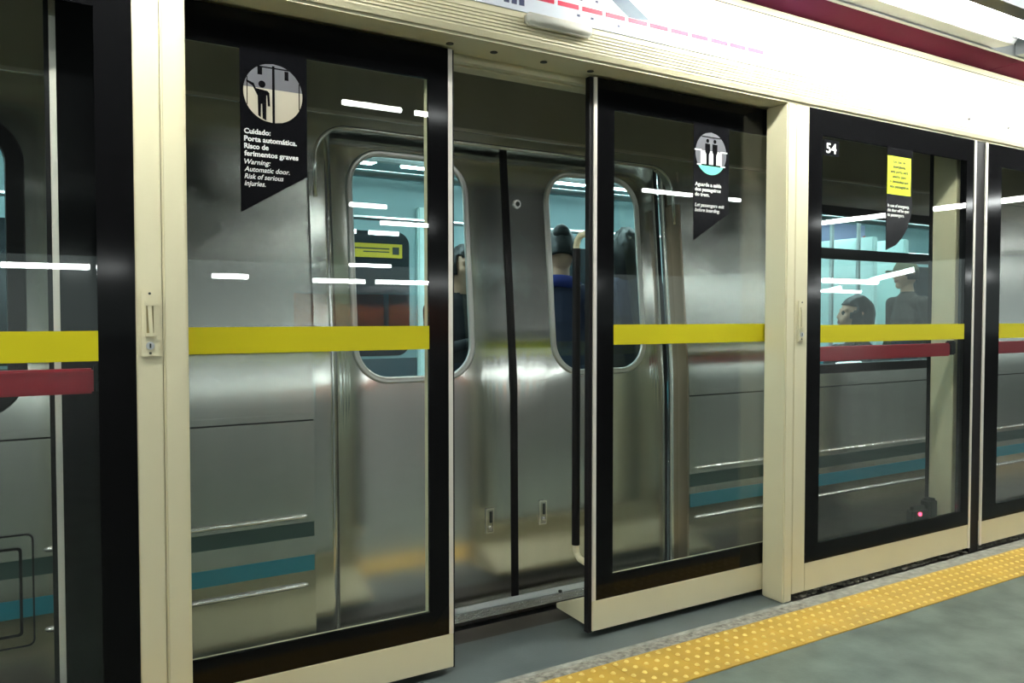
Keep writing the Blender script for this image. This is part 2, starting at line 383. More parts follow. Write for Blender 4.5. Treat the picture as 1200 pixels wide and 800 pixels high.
# sign on the second leaf
s = sign_plate(LR, 'boarding_sign', [(2.350, 2.05), (2.553, 2.05), (2.553, 1.690), (2.350, 1.566)], YL+.0004); s['label'] = 'black decal with two figures in a circle'
cx, cz = 2.4475, 1.934
build('pictogram_upper', prism_xz(bmesh.new(), chord(cx, cz, R, cz-.045, cz+R), y-.0006, y), 'greyprint', s)
build('pictogram_lower', prism_xz(bmesh.new(), chord(cx, cz, R, cz-R, cz-.052), y-.0006, y), 'mint', s)
bm = bmesh.new()
for a, b in ((-.060, -.028), (-.012, .012), (.030, .062)): pp(bm, rect(cx+a, cx+b, cz-.046, cz+.010))
pp(bm, rect(cx-.094, cx-.055, cz+.008, cz+.014)); pp(bm, rect(cx+.055, cx+.094, cz+.008, cz+.014))
pp(bm, rect(cx-.080, cx-.055, cz-.052, cz-.046)); pp(bm, rect(cx+.055, cx+.082, cz-.052, cz-.046))
build('pictogram_doors', bm, 'white', s)
bm = bmesh.new(); yy -= .0006
for sx in (-.021, .021):
    pp(bm, disc(cx+sx, cz+.052, .008, 16))
    pp(bm, [(cx+sx-.014, cz+.040), (cx+sx+.014, cz+.040), (cx+sx+.014, cz+.005), (cx+sx+.008, cz-.004), (cx+sx+.007, cz-.046), (cx+sx-.007, cz-.046), (cx+sx-.008, cz-.004), (cx+sx-.014, cz+.005)])
pp(bm, rect(cx-.055, cx+.055, cz+.066, cz+.070))
build('pictogram_figure', bm, 'decal', s)
T = [("Aguarde a saída", 2.358, 1.796, .021, .150, 0, .0006, 'l'), ("dos passageiros", 2.358, 1.775, .021, .147, 0, .0006, 'l'), ("do trem.", 2.358, 1.754, .021, .082, 0, .0006, 'l'),
     ("Let passengers exit", 2.358, 1.710, .021, .168, .25, .0002, 'l'), ("before boarding.", 2.358, 1.689, .021, .142, .25, .0002, 'l')]
build('lettering', text_bm(T, y-.0002), 'white', s)

# ------------------------------------------------------------------ fixed posts either side of the opening
def post(label, x0, x1):
    r = thing('door_post', label, 'post')
    build('casing', bx(x0, x1, YF-.002, YL-.006, 0, 2.165, bev=.006), 'cream', r)
    return r
post('cream door post left of the standing figure pictogram door', .2955, .360)
post('deep cream door post left of the panel numbered 54', 2.772, 2.8275)

# ------------------------------------------------------------------ emergency panels
def emergency(label, x0, x1, stile, hx0, hx1, strips, bar):
    r = thing('emergency_platform_door', label, 'platform door')
    zt = 2.164
    b0, b1 = x0, x1
    if stile == 'l': b0 = x0+.083; sx = (x0, b0)
    elif stile == 'r': b1 = x1-.067; sx = (b1, x1)
    else: sx = None
    if sx: build('stile', bx(sx[0], sx[1]-.0008, YF, YF+.045, .030, zt, bev=.0025), 'cream', r)
    o0, o1 = b0, b1
    for (a, b) in strips: build('edge_strip', bx(a, b, YF-.003, YF+.003, .030, zt), 'silver', r)
    if strips:
        if strips[0][0] > (b0+b1)/2: o1 = strips[0][0]
        else: o0 = strips[0][1]
    build('bottom_rail', bx(o0, o1, YF, YF+.045, .030, .155, bev=.002), 'cream', r)
    build('glass_border', frame_xz(bmesh.new(), rect(o0, o1, .1552, zt), rect(hx0, hx1, .232, 2.052), YF+.0005, YF+.012), 'black', r)
    build('back_frame', frame_xz(bmesh.new(), rect(o0+.002, o1-.002, .156, zt), rect(hx0-.012, hx1+.012, .222, 2.062), YF+.0125, YF+.04), 'black', r)
    build('glass_pane', bx(hx0, hx1, YF+.0015, YF+.0095, .232, 2.052), 'glass', r)
    build('yellow_band', bx(hx0, hx1, YF-.0003, YF+.001, 1.134, 1.213), 'yellow', r)
    p = build('push_bar', bx(bar[0], bar[1], YF+.030, YF+.062, 1.047, 1.113, bev=.005), 'red', r); p['label'] = 'red push bar behind the glass'
    build('bar_hinge', bx(bar[1], bar[1]+.05, YF+.028, YF+.06, 1.052, 1.125, bev=.006), 'rubber', p)
    return r
def handle(parent, xc):
    p = build('release_plate', bx(xc-.025, xc+.025, YF-.007, YF+.001, 1.140, 1.322, bev=.004), 'cream', parent)
    bm = bmesh.new()
    fr = rrect(xc-.013, xc+.013, 1.197, 1.292, .006); fi = rrect(xc-.009, xc+.009, 1.203, 1.286, .004)
    frame_xz(bm, fr, fi, YF-.0095, YF-.0065)
    build('pull_recess', prism_xz(bmesh.new(), fi, YF-.0075, YF-.0066), pocket, p)
    build('pull_rim', bm, 'cream', p)
    bm = bmesh.new(); prism_xz(bm, rect(xc-.012, xc+.012, 1.279, 1.291), YF-.013, YF-.0066); prism_xz(bm, rect(xc-.012, xc+.012, 1.197, 1.206), YF-.013, YF-.0066)
    prism_xz(bm, [(xc-.002, 1.206), (xc+.007, 1.206), (xc+.004, 1.279), (xc-.006, 1.279)], YF-.012, YF-.0066)
    build('pull_lever', bm, 'cream', p)
    o = build('key_cylinder', tube(bmesh.new(), [(xc, YF-.006, 1.172), (xc, YF-.0095, 1.172)], .0105, 20), 'alu', p)
    build('key_slot', bx(xc-.002, xc+.002, YF-.0100, YF-.0093, 1.166, 1.178), 'ink', o)
    bm = bmesh.new()
    for z in (1.152, 1.312): tube(bm, [(xc, YF-.006, z), (xc, YF-.0082, z)], .0035, 10)
    build('screw', bm, 'ink', p)
pocket = pbr('recess_shade', s2l((150, 138, 100)), .6)  # darkened cream: shade inside the pull recess put into the colour
EL = emergency('glass emergency door panel cut off by the left picture edge, left of the cream post', -1.30, .2948, 'r', -1.1, .138, [], (-1.1, .128))
E54 = emergency('glass emergency door panel numbered 54 with a lime yellow sticker', 2.829, 4.2135, 'l', 3.001, 4.130, [(4.197, 4.2135)], (3.03, 4.06))
EN = emergency('glass emergency door panel at the right picture edge, beyond the dark mullion', 4.302, 5.75, '', 4.462, 5.6, [(4.302, 4.322)], (4.45, 5.5))
handle(EL, .262); handle(E54, 2.868)
# 54 plate
s = build('number_plate', bx(3.005, 3.110, YF-.0012, YF+.0016, 1.967, 2.036), 'decal', E54)
build('lettering', text_bm([("54", 3.0575, 1.9785, .062, .070, 0, .0012, 'c')], YF-.0016), 'white', s)
pts = [(3.463, 2.052), (3.664, 2.052), (3.664, 1.79), (3.655, 1.735), (3.63, 1.68), (3.59, 1.63), (3.54, 1.592), (3.463, 1.565)]
s = build('emergency_sign', prism_xz(bmesh.new(), pts, YF-.0002, YF+.0016), 'decal', E54)
b = build('sticker', bx(3.466, 3.650, YF-.0010, YF-.0002, 1.832, 2.013), 'lime', s); b['label'] = 'lime yellow sticker with dark lettering'
T = [(t, 3.558, 1.981-.0235*i, .021, w, 0, .0003, 'c') for i, (t, w) in enumerate([("Em caso de", .092), ("emergência,", .098), ("esta porta será", .136), ("aberta para", .104), ("o desembarque", .146), ("dos passageiros", .148)])]
T2 = [("In case of emergency,", 3.471, 1.772, .021, .168, .2, .0002, 'l'), ("this door will be open", 3.471, 1.750, .021, .168, .2, .0002, 'l'), ("to passengers.", 3.471, 1.728, .021, .13, .2, .0002, 'l')]
build('lettering', text_bm(T, YF-.0014), 'ink', s)
build('lettering', text_bm(T2, YF-.0006), 'white', s)

# dark mullion and cream column behind it
o = tag(build('mullion', bx(4.2145, 4.301, YF+.004, YF+.05, 0, 2.164, bev=.002), 'rubber'), 'narrow black mullion between two pale strips, right of panel 54', 'mullion')
root = thing('screen_column', 'cream column standing behind the glass of panel 54', 'column')
build('shaft', bx(4.150, 4.30, 2.405, 2.530, 0, 2.145, bev=.002), 'cream', root)
build('rear_seal', bx(4.146, 4.30, 2.531, 2.548, 0, 2.145), 'rubber', root)
o = box(bx(4.070, 4.145, 2.47, 2.53, .0, .275, bev=.012), 3.935, 4.075, 2.47, 2.53, .0, .245, bev=.02)
r = tag(build('floor_sensor', o, 'rubber'), 'small black box with a glowing red lamp at the foot of the column', 'sensor')
build('indicator_lamp', tube(bmesh.new(), [(3.975, 2.4705, .212), (3.975, 2.462, .212)], .010, 12), 'led', r)
# rubble in the gap under the fixed panels
bm = bmesh.new()
for i in range(420):
    x = random.uniform(2.85, 5.6); yv = random.uniform(2.352, 2.385); s_ = random.uniform(.004, .011)
    if x < 2.9 and random.random() < .8: continue
    if 4.2 < x < 4.31: continue
    m = Matrix.Translation((x, yv, s_*.5)) @ Matrix.Rotation(random.random()*3, 4, 'Z') @ Matrix.Diagonal((s_*1.6, s_, s_*.8, 1))
    bmesh.ops.create_icosphere(bm, subdivisions=1, radius=1, matrix=m)
o = tag(build('mortar_rubble', bm, 'crumb'), 'loose mortar rubble in the gap under panel 54', 'rubble', kind='stuff')

# ------------------------------------------------------------------ train
def tum(z):
    """how far the body side leans away from the platform at height z"""
    a = .012*min(1, max(0, z/1.0)); t = z-.985
    s = .5*(t+math.sqrt(t*t+.0009)); return a+.088*s
def sm(e0, e1, x):
    t = max(0, min(1, (x-e0)/(e1-e0))); return t*t*(3-2*t)
train = thing('metro_train', 'stainless steel metro train with teal stripes standing behind the glass doors', 'train')
def panel_ring(name, x0, x1, z0, z1, hole, hr, y0, mat, parent, th=.03, lean=tum, radial=14, n=14):
    """leaning sheet with a rounded window opening"""
    bm = bmesh.new()
    inn = rrect(*hole, hr, n)
    # matching outer loop: distribute on the rectangle by direction from the hole centre
    cx, cz = (hole[0]+hole[1])/2, (hole[2]+hole[3])/2
    dense = []
    for i in range(len(inn)):
        a, b = inn[i], inn[(i+1) % len(inn)]
        L = math.dist(a, b); k = max(1, int(L/.06))
        for j in range(k): dense.append((a[0]+(b[0]-a[0])*j/k, a[1]+(b[1]-a[1])*j/k))
    hx0, hx1, hz0, hz1 = hole
    def outp(p):
        # map hole rectangle onto the outer rectangle
        u = (p[0]-hx0)/(hx1-hx0); v = (p[1]-hz0)/(hz1-hz0)
        du = max(abs(u-.5), abs(v-.5))*2
        u2 = .5+(u-.5)/du; v2 = .5+(v-.5)/du
        return (x0+(x1-x0)*u2, z0+(z1-z0)*v2)
    outs = [outp(p) for p in dense]
    for cxy in ((x0, z0), (x1, z0), (x0, z1), (x1, z1)):
        i = min(range(len(outs)), key=lambda i: math.dist(outs[i], cxy)); outs[i] = cxy
    loops = []
    for k in range(radial+1):
        t = k/radial; row = []
        for p, q in zip(dense, outs):
            x = p[0]+(q[0]-p[0])*t; z = p[1]+(q[1]-p[1])*t
            row.append(bm.verts.new((x, y0+lean(z) if lean is tum else y0+lean(x, z), z)))
        loops.append(row)
    m = len(dense)
    for a, b in zip(loops, loops[1:]):
        for i in range(m): bm.faces.new((a[i], a[(i+1) % m], b[(i+1) % m], b[i]))
    # corners of the outer rectangle
    o = build(name, bm, mat, parent, True)
    so = o.modifiers.new('thick', 'SOLIDIFY'); so.thickness = th; so.offset = -1 if False else 1
    return o
def grid_panel(name, x0, x1, z0, z1, y0, mat, parent, nx=4, nz=40, lean=tum, th=.03):
    bm = bmesh.new(); vs = []
    for i in range(nx+1):
        vs.append([bm.verts.new((x0+(x1-x0)*i/nx, y0+lean(z0+(z1-z0)*j/nz), z0+(z1-z0)*j/nz)) for j in range(nz+1)])
    for i in range(nx):
        for j in range(nz): bm.faces.new((vs[i][j], vs[i+1][j], vs[i+1][j+1], vs[i][j+1]))
    o = build(name, bm, mat, parent, True)
    so = o.modifiers.new('thick', 'SOLIDIFY'); so.thickness = th; so.offset = 1
    return o
def back_box(name, x0, x1, z0, z1, y0, y1, mat, parent, prof=None): ...
# body side panels as closed sheets: front surface leans, 3 cm thick
def side_sheet(name, x0, x1, hole, z0=-.25, z1=2.5):
    """vertical strips either side of the window plus bands above and below it, one mesh"""
    bm = bmesh.new()
    if hole is None:
        segs = [(x0, x1, z0, z1)]
    hx0, hx1, hz0, hz1, hr = hole if hole else (0, 0, 0, 0, 0)
    def patch(xs, zs, skip=None):
        vs = {}
        for i, x in enumerate(xs):
            for j, z in enumerate(zs): vs[i, j] = bm.verts.new((x, YB+tum(z), z))
        for i in range(len(xs)-1):
            for j in range(len(zs)-1): bm.faces.new((vs[i, j], vs[i+1, j], vs[i+1, j+1], vs[i, j+1]))
    def lin(a, b, s): k = max(1, int(abs(b-a)/s)); return [a+(b-a)*i/k for i in range(k+1)]
    if not hole: patch(lin(x0, x1, .5), lin(z0, z1, .04))
    else:
        m = .12
        patch(lin(x0, hx0-m, .5), lin(z0, z1, .04)); patch(lin(hx1+m, x1, .5), lin(z0, z1, .04))
        patch([hx0-m, hx1+m], lin(z0, hz0-m, .04)); patch([hx0-m, hx1+m], lin(hz1+m, z1, .04))
        inn = rrect(hx0, hx1, hz0, hz1, hr, 8); out = rrect(hx0-m, hx1+m, hz0-m, hz1+m, .001, 8)
        # subdivide long straight runs
        def dens(P, Q):
            A = []; B = []
            for i in range(len(P)):
                k = max(1, int(math.dist(P[i], P[(i+1) % len(P)])/.04))
                for j in range(k):
                    t = j/k; A.append(tuple(P[i][c]+(P[(i+1) % len(P)][c]-P[i][c])*t for c in (0, 1))); B.append(tuple(Q[i][c]+(Q[(i+1) % len(P)][c]-Q[i][c])*t for c in (0, 1)))
            return A, B
        A, B = dens(inn, out); prev = None; n = len(A); rings = []
        for t in (0, .5, 1):
            rings.append([bm.verts.new((a[0]+(b[0]-a[0])*t, YB+tum(a[1]+(b[1]-a[1])*t), a[1]+(b[1]-a[1])*t)) for a, b in zip(A, B)])
        for r0, r1 in zip(rings, rings[1:]):
            for i in range(n):
                try: bm.faces.new((r0[i], r0[(i+1) % n], r1[(i+1) % n], r1[i]))
                except ValueError: pass
    bmesh.ops.remove_doubles(bm, verts=bm.verts[:], dist=.0008)
    o = build(name, bm, 'steel', train, True)
    # make sure the front faces the platform
    me = o.data
    if sum(p.normal.y*p.area for p in me.polygons) > 0: me.flip_normals()
    so = o.modifiers.new('thick', 'SOLIDIFY'); so.thickness = .025; so.offset = -1; o.modifiers.new('split', 'EDGE_SPLIT').split_angle = .6
    return o
side_sheet('side_panel', -1.6, .872, (-1.25, -.045, .955, 1.86, .13))
side_sheet('side_panel', 2.727, 13.5, (3.61, 5.20, .955, 1.86, .08))
# header over the doors with rounded corners
def lean_prism(name, loop, y0, mat, th=.02, parent=train, close=True):
    bm = bmesh.new()
    f = [bm.verts.new((x, y0+tum(z), z)) for x, z in loop]; b = [bm.verts.new((x, y0+th+tum(z), z)) for x, z in loop]
    n = len(loop)
    bm.faces.new(f); bm.faces.new(b[::-1])
    for i in range(n): bm.faces.new((f[i], f[(i+1) % n], b[(i+1) % n], b[i]))
    bmesh.ops.triangulate(bm, faces=[fc for fc in bm.faces if len(fc.verts) > 4])
    return build(name, bm, mat, parent)
ro = .13
arch = [(.900, 1.85-.0)] ; arch = []
for i in range(13): a = math.radians(180-90*i/12); arch.append((.905+ro+ro*math.cos(a), 1.975-ro+ro*math.sin(a)))
for i in range(13): a = math.radians(90-90*i/12); arch.append((2.690-ro+ro*math.cos(a), 1.975-ro+ro*math.sin(a)))
loop = [(.872, 2.5), (.872, 1.8)] + [(.905, 1.8)] + arch + [(2.690, 1.8), (2.727, 1.8), (2.727, 2.5)]
lean_prism('door_header', loop, YB, 'steel', .05)
# bright trim bead round the top of the doorway
bm = bmesh.new()
pts = [(.905, 1.70)] + arch + [(2.690, 1.70)]
tube(bm, [(x, YB+tum(z)+.006, z) for x, z in pts], .009, 8)
build('door_trim', bm, 'steel', train, True)
# door surround: recessed strips and jambs
grid_panel('door_jamb', .8725, .986, -.02, 2.05, YD-.035, 'steel_door', train)
grid_panel('door_jamb', 2.676, 2.7265, -.02, 2.05, YD-.035, 'trim', train)
bm = bmesh.new()
for a, b in ((-.02, .5), (.5, 1.0), (1.0, 1.5), (1.5, 1.96)):
    f = [bm.verts.new((2.715, YB+tum(z)+dy, z)) for z, dy in ((a, .0), (b, .0), (b, .09), (a, .09))]
    g = [bm.verts.new((2.726, YB+tum(z)+dy, z)) for z, dy in ((a, .0), (b, .0), (b, .09), (a, .09))]
    bm.faces.new(f); bm.faces.new(g[::-1])
    for i in range(4): bm.faces.new((f[i], f[(i+1) % 4], g[(i+1) % 4], g[i]))
build('door_jamb', bm, 'bronze', train)
# doors
def dlean(cx):
    def f(x, z):
        zc = .955+.055*math.cos(max(-1, min(1, (x-cx)/.40))*PI/2)   # crease dips towards the door edges
        t = z-zc; s = .5*(t+math.sqrt(t*t+.00016)); return .012*min(1, max(0, z))+.092*s
    return f
def train_door(x0, x1, hole, cx):
    f = dlean(cx)
    o = panel_ring('door_leaf', x0, x1, .022, 2.07, hole, .15, YD, 'steel_door', train, .02, f, 30, 10)
    if sum(p.normal.y*p.area for p in o.data.polygons) > 0: o.data.flip_normals()
    o.modifiers['thick'].offset = -1; o.modifiers.new('split', 'EDGE_SPLIT').split_angle = .6
    hx0, hx1, hz0, hz1 = hole
    # rounded gasket
    lp = rrect(hx0, hx1, hz0, hz1, .15, 12); n = len(lp)
    P = []
    for i in range(n):
        a, b = lp[i], lp[(i+1) % n]; k = max(1, int(math.dist(a, b)/.08))
        for j in range(k): P.append((a[0]+(b[0]-a[0])*j/k, a[1]+(b[1]-a[1])*j/k))
    bm = bmesh.new()
    def rr(off, dy): 
        out = []
        c = ((hx0+hx1)/2, (hz0+hz1)/2)
        lp2 = rrect(hx0+off, hx1-off, hz0+off, hz1-off, .15-off, 12)
        for i in range(n):
            a, b = lp2[i], lp2[(i+1) % n]; k = max(1, int(math.dist(lp[i], lp[(i+1) % n])/.08))
            for j in range(k):
                x = a[0]+(b[0]-a[0])*j/k; z = a[1]+(b[1]-a[1])*j/k; out.append(bm.verts.new((x, YD+f(x, z)+dy, z)))
        return out
    R = [rr(-.004, 0), rr(-.002, -.007), rr(.006, -.009), rr(.011, -.004), rr(.016, -.008), rr(.022, -.006), rr(.024, .004)]
    for a, b in zip(R, R[1:]):
        for i in range(len(a)): bm.faces.new((a[i], a[(i+1) % len(a)], b[(i+1) % len(a)], b[i]))
    build('window_gasket', bm, 'gasket', o, True)
    bm = bmesh.new(); lp3 = rrect(hx0+.02, hx1-.02, hz0+.02, hz1-.02, .13, 10)
    cy = lambda z: YD+.012+.094*max(0, z-.99)
    v = [bm.verts.new((x, cy(z)+.002, z)) for x, z in lp3]; w = [bm.verts.new((x, cy(z)+.008, z)) for x, z in lp3]
    bm.faces.new(v); bm.faces.new(w[::-1])
    for i in range(len(v)): bm.faces.new((v[i], v[(i+1) % len(v)], w[(i+1) % len(v)], w[i]))
    build('window_pane', bm, 'trainglass', o)
    return o
DL = train_door(.988, 1.772, (1.062, 1.602, .985, 1.922), 1.33)
DR = train_door(1.808, 2.66, (1.998, 2.545, .985, 1.922), 2.27)
def seal(x0, x1, z0, z1, parent, n=24):
    bm = bmesh.new(); L = []
    for j in range(n+1):
        z = z0+(z1-z0)*j/n; yb = YD+.012*min(1, max(0, z))+.092*max(0, z-.975)
        L.append([bm.verts.new((x, yb+dy, z)) for x, dy in ((x0, -.003), (x1, -.003), (x1, .02), (x0, .02))])
    for a, b in zip(L, L[1:]):
        for i in range(4): bm.faces.new((a[i], a[(i+1) % 4], b[(i+1) % 4], b[i]))
    bm.faces.new(L[0]); bm.faces.new(L[-1][::-1])
    return build('rubber_seal', bm, 'rubber', parent)
seal(1.7725, 1.7895, .022, 2.07, DL); seal(1.790, 1.8075, .022, 2.07, DR); seal(2.661, 2.675, .022, 2.07, DR)
def pull(xc, zc, parent):
    yb = YD+.012*zc
    p = build('flush_pull', frame_xz(bmesh.new(), rrect(xc-.020, xc+.020, zc-.055, zc+.055, .004, 4), rrect(xc-.014, xc+.014, zc-.048, zc+.048, .004, 4), yb-.005, yb+.002), 'trim', parent)
    build('pull_pocket', prism_xz(bmesh.new(), rrect(xc-.0139, xc+.0139, zc-.0479, zc+.0479, .004, 4), yb-.0015, yb+.0018), 'steel', p)
    build('pull_finger', prism_xz(bmesh.new(), rrect(xc+.000, xc+.010, zc-.010, zc+.040, .003, 4), yb-.0042, yb-.0016), 'ink', p)
    bm = bmesh.new(); bmesh.ops.create_uvsphere(bm, u_segments=14, v_segments=8, radius=.010, matrix=Matrix.Translation((xc+.002, yb-.002, zc-.030)))
    build('pull_knob', bm, 'trim', p, True)
pull(1.665, .371, DL); pull(1.938, .373, DR)
yl = YD+.012+.092*(1.755-.98)
k = build('door_lock', tube(bmesh.new(), [(1.85, yl+.004, 1.752), (1.85, yl-.004, 1.752)], .020, 20), 'trim', DR)
build('lock_core', tube(bmesh.new(), [(1.852, yl-.003, 1.752), (1.852, yl-.007, 1.752)], .010, 16), 'ink', k)
# threshold
th = build('threshold', bx(.873, 2.726, 2.866, 2.958, -.05, -.001, bev=.002), 'plate', train)
bm = bmesh.new()
for i in range(150):
    for j in range(4):
        x = .89+.0122*i+(.006 if j % 2 else 0); y_ = 2.880+.019*j
        a = .7 if j % 2 else -.7
        m = Matrix.Translation((x, y_, 0)) @ Matrix.Rotation(a, 4, 'Z') @ Matrix.Diagonal((.0085, .0032, .0030, 1))
        bmesh.ops.create_icosphere(bm, subdivisions=1, radius=1, matrix=m)
o = build('tread_pattern', bm, 'trim', th); o['kind'] = 'stuff'
build('threshold_nosing', bx(.873, 2.726, 2.862, 2.8655, -.012, .002), 'trim', th)
build('door_track', prism_yz(bmesh.new(), [(2.9585, -.04), (2.9585, .002), (2.968, .020), (2.99, .020), (2.99, -.04)], .8735, 2.7255), 'track', train)
for x in (1.475, 2.02):
    build('track_bolt', tube(bmesh.new(), [(x, 2.955, .004), (x, 2.953, .009), (x, 2.953, .012)], [.009, .009, .006], 12), 'ink', th)
# skirt under the threshold
build('underframe', bx(-1.6, 13.5, 2.88, 2.95, -1.0, -.26), 'rubber', train)
build('underframe', bx(.873, 2.726, 2.868, 2.955, -.30, -.052), 'rubber', train)
# stripes, beads, waist line on the side panels
def strip(name, x0, x1, z0, z1, mat, th=.0015, y=YB):
    bm = bmesh.new()
    f = [bm.verts.new((x, y+tum(z)-th, z)) for x, z in rect(x0, x1, z0, z1)]; b = [bm.verts.new((x, y+tum(z)+.0005, z)) for x, z in rect(x0, x1, z0, z1)]
    bm.faces.new(f); bm.faces.new(b[::-1])
    for i in range(4): bm.faces.new((f[i], f[(i+1) % 4], b[(i+1) % 4], b[i]))
    return build(name, bm, mat, train)
for x0, x1, zz in ((-1.6, .868, (.497, .443, .374, .317)), (2.732, 13.5, (.480, .417, .382, .317))):
    o = strip('painted_stripe', x0, x1, zz[1], zz[0], 'dkgreen'); o['label'] = 'dark green stripe'
    o = strip('painted_stripe', x0, x1, zz[3], zz[2], 'teal'); o['label'] = 'teal stripe'
for x0, x1, zs in ((-1.6, -.0, (.523, .262)), (.010, .843, (.520, .267)), (2.765, 13.4, (.507, .264))):
    for z in zs:
        if x0 == -1.6: continue
        y_ = YB+tum(z)
        build('rub_rail', tube(bmesh.new(), [(x0, y_+.002, z), (x0+.006, y_-.004, z), (x0+.02, y_-.006, z), (x1-.02, y_-.006, z), (x1-.006, y_-.004, z), (x1, y_+.002, z)], [.004, .007, .0085, .0085, .007, .004], 10), 'trim', train, True)
for x0, x1, z in ((-1.6, .870, .884), (2.730, 13.5, .876)):
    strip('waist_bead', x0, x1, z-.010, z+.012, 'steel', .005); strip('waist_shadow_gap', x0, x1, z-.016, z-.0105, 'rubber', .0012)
# inspection hatch on the first panel
for a, b in ((rrect(-.45, -.018, .225, .578, .02, 5), rrect(-.445, -.023, .230, .573, .016, 5)), (rrect(-.42, -.050, .260, .538, .012, 5), rrect(-.412, -.058, .268, .530, .008, 5))):
    build('hatch_groove', frame_xz(bmesh.new(), a, b, YB+.0015, YB+.008), 'rubber', train)
strip('roof_gutter', -1.6, 13.5, 2.02, 2.035, 'trim', .004)

# side windows
def side_window(x0, x1, z0, z1, r, bar):
    def loopv(bm, off, dy):
        return [bm.verts.new((x, YB+tum(z)+dy, z)) for x, z in rrect(x0+off, x1-off, z0+off, z1-off, max(.02, r-off), 10)]
    bm = bmesh.new(); R = [loopv(bm, -.02, -.001), loopv(bm, -.016, -.008), loopv(bm, .03, -.008), loopv(bm, .034, .02)]
    for a, b in zip(R, R[1:]):
        for i in range(len(a)): bm.faces.new((a[i], a[(i+1) % len(a)], b[(i+1) % len(a)], b[i]))
    fr = build('window_frame', bm, 'rubber', train)
    if bar:
        bm = bmesh.new(); f = []
        for z, dy in ((bar[0], -.010), (bar[1], -.010), (bar[1], .012), (bar[0], .012)): f.append((z, YB+tum(z)+dy))
        prism_yz(bm, [(y_, z) for z, y_ in f], x0+.02, x1-.02); build('window_bar', bm, 'rubber', fr)
    bm = bmesh.new(); lp = rrect(x0+.025, x1-.025, z0+.025, z1-.025, max(.02, r-.02), 8)
    yy_ = lambda z: YB+.014+.088*max(0, z-.985)
    v = [bm.verts.new((x, yy_(z)+.002, z)) for x, z in lp]; w = [bm.verts.new((x, yy_(z)+.008, z)) for x, z in lp]
    bm.faces.new(v); bm.faces.new(w[::-1])
    for i in range(len(v)): bm.faces.new((v[i], v[(i+1) % len(v)], w[(i+1) % len(v)], w[i]))
    build('window_pane', bm, 'trainglass', fr)
side_window(-1.25, -.045, .955, 1.86, .13, None)
side_window(3.61, 5.20, .955, 1.86, .08, (1.575, 1.635))

# train interior
x0, x1 = -1.6, 13.5
build('cabin_floor', bx(x0, x1, 3.0, 5.75, -.10, .02), 'intfloor', train)
build('cabin_ceiling', prism_yz(bmesh.new(), [(3.03, 2.10), (3.25, 2.14), (3.5, 2.26), (5.3, 2.30), (5.75, 2.30), (5.75, 2.5), (3.03, 2.5)], x0, x1), 'interior', train)
build('cabin_wall', bx(x0, x1, 5.75, 5.82, -.1, 2.5), 'interior', train)
build('cabin_wall', bx(x1, x1+.05, 3.0, 5.8, -.1, 2.5), 'interior', train)
build('cabin_wall', bx(x0-.05, x0, 3.0, 5.8, -.1, 2.5), 'interior', train)
for a in [(-1.2, .7, .95, 1.85), (3.2, 4.6, .95, 1.85), (5.2, 6.6, .95, 1.85), (8.9, 10.8, .95, 1.85), (1.05, 1.65, .95, 1.9), (1.9, 2.5, .95, 1.9)]:
    build('far_window', prism_xz(bmesh.new(), rrect(*a, .1, 6), 5.742, 5.75), 'intdark', train)
for yv in (3.75, 4.9):
    for xa in (-1.3, .4, 2.1, 3.8, 5.5, 7.2, 8.9):
        build('cabin_lamp', bx(xa, xa+1.5, yv-.07, yv+.07, 2.24, 2.259, bev=.005), 'trainlamp', train)
for yv in (4.25, 4.45): build('ceiling_rail', bx(x0, x1, yv-.02, yv+.02, 2.16, 2.2), 'alu', train)
bm = bmesh.new()
for x, yv in ((5.38, 4.1), (5.78, 4.15), (1.45, 4.2), (2.6, 4.9), (8.2, 4.3)):
    build('grab_pole', tube(bmesh.new(), [(x, yv, .02), (x, yv, 2.2)], .017, 10), 'alu', train)
build('overhead_rail', tube(bmesh.new(), [(x0+.2, 3.55, 1.92), (x1-.2, 3.55, 1.92)], .016, 8), 'alu', train)
build('overhead_rail', tube(bmesh.new(), [(x0+.2, 5.15, 1.92), (x1-.2, 5.15, 1.92)], .016, 8), 'alu', train)
p = build('door_notice', bx(1.955, 2.435, 5.730, 5.7405, 1.700, 1.805), 'notice', train); p['label'] = 'yellow notice on the far side of the carriage'
build('notice_print', box(box(bx(2.03, 2.33, 5.7285, 5.7302, 1.762, 1.772), 2.12, 2.33, 5.7285, 5.7302, 1.738, 1.747), 2.355, 2.41, 5.7285, 5.7302, 1.725, 1.782), 'ink', p)
p = build('advert_poster', bx(7.33, 8.09, 5.728, 5.741, 1.99, 2.28), 'poster_a', train); p['label'] = 'lilac, red and green advert panel high on the far wall'
build('advert_band', prism_xz(bmesh.new(), [(7.40, 1.991), (7.46, 2.04), (7.66, 2.05), (7.9, 2.09), (8.089, 2.17), (8.089, 1.991)], 5.7255, 5.7282), 'poster_b', p)
build('advert_band', prism_xz(bmesh.new(), [(7.85, 1.991), (7.95, 2.03), (8.089, 2.055), (8.089, 1.991)], 5.723, 5.7253), 'poster_c', p)
def bench(xa, xb, yv, back):
    b = build('bench_seat', bx(xa, xb, yv-.21, yv+.21, .40, .45, bev=.015), 'seat', train)
    build('bench_back', bx(xa, xb, yv+back*.18-.02, yv+back*.18+.02, .45, .88, bev=.012), 'seat', b)
    build('bench_base', bx(xa+.05, xb-.05, yv-.1, yv+.1, .02, .40), 'intfloor', b)
bench(2.95, 4.1, 5.45, 1); bench(4.95, 6.8, 5.45, 1)
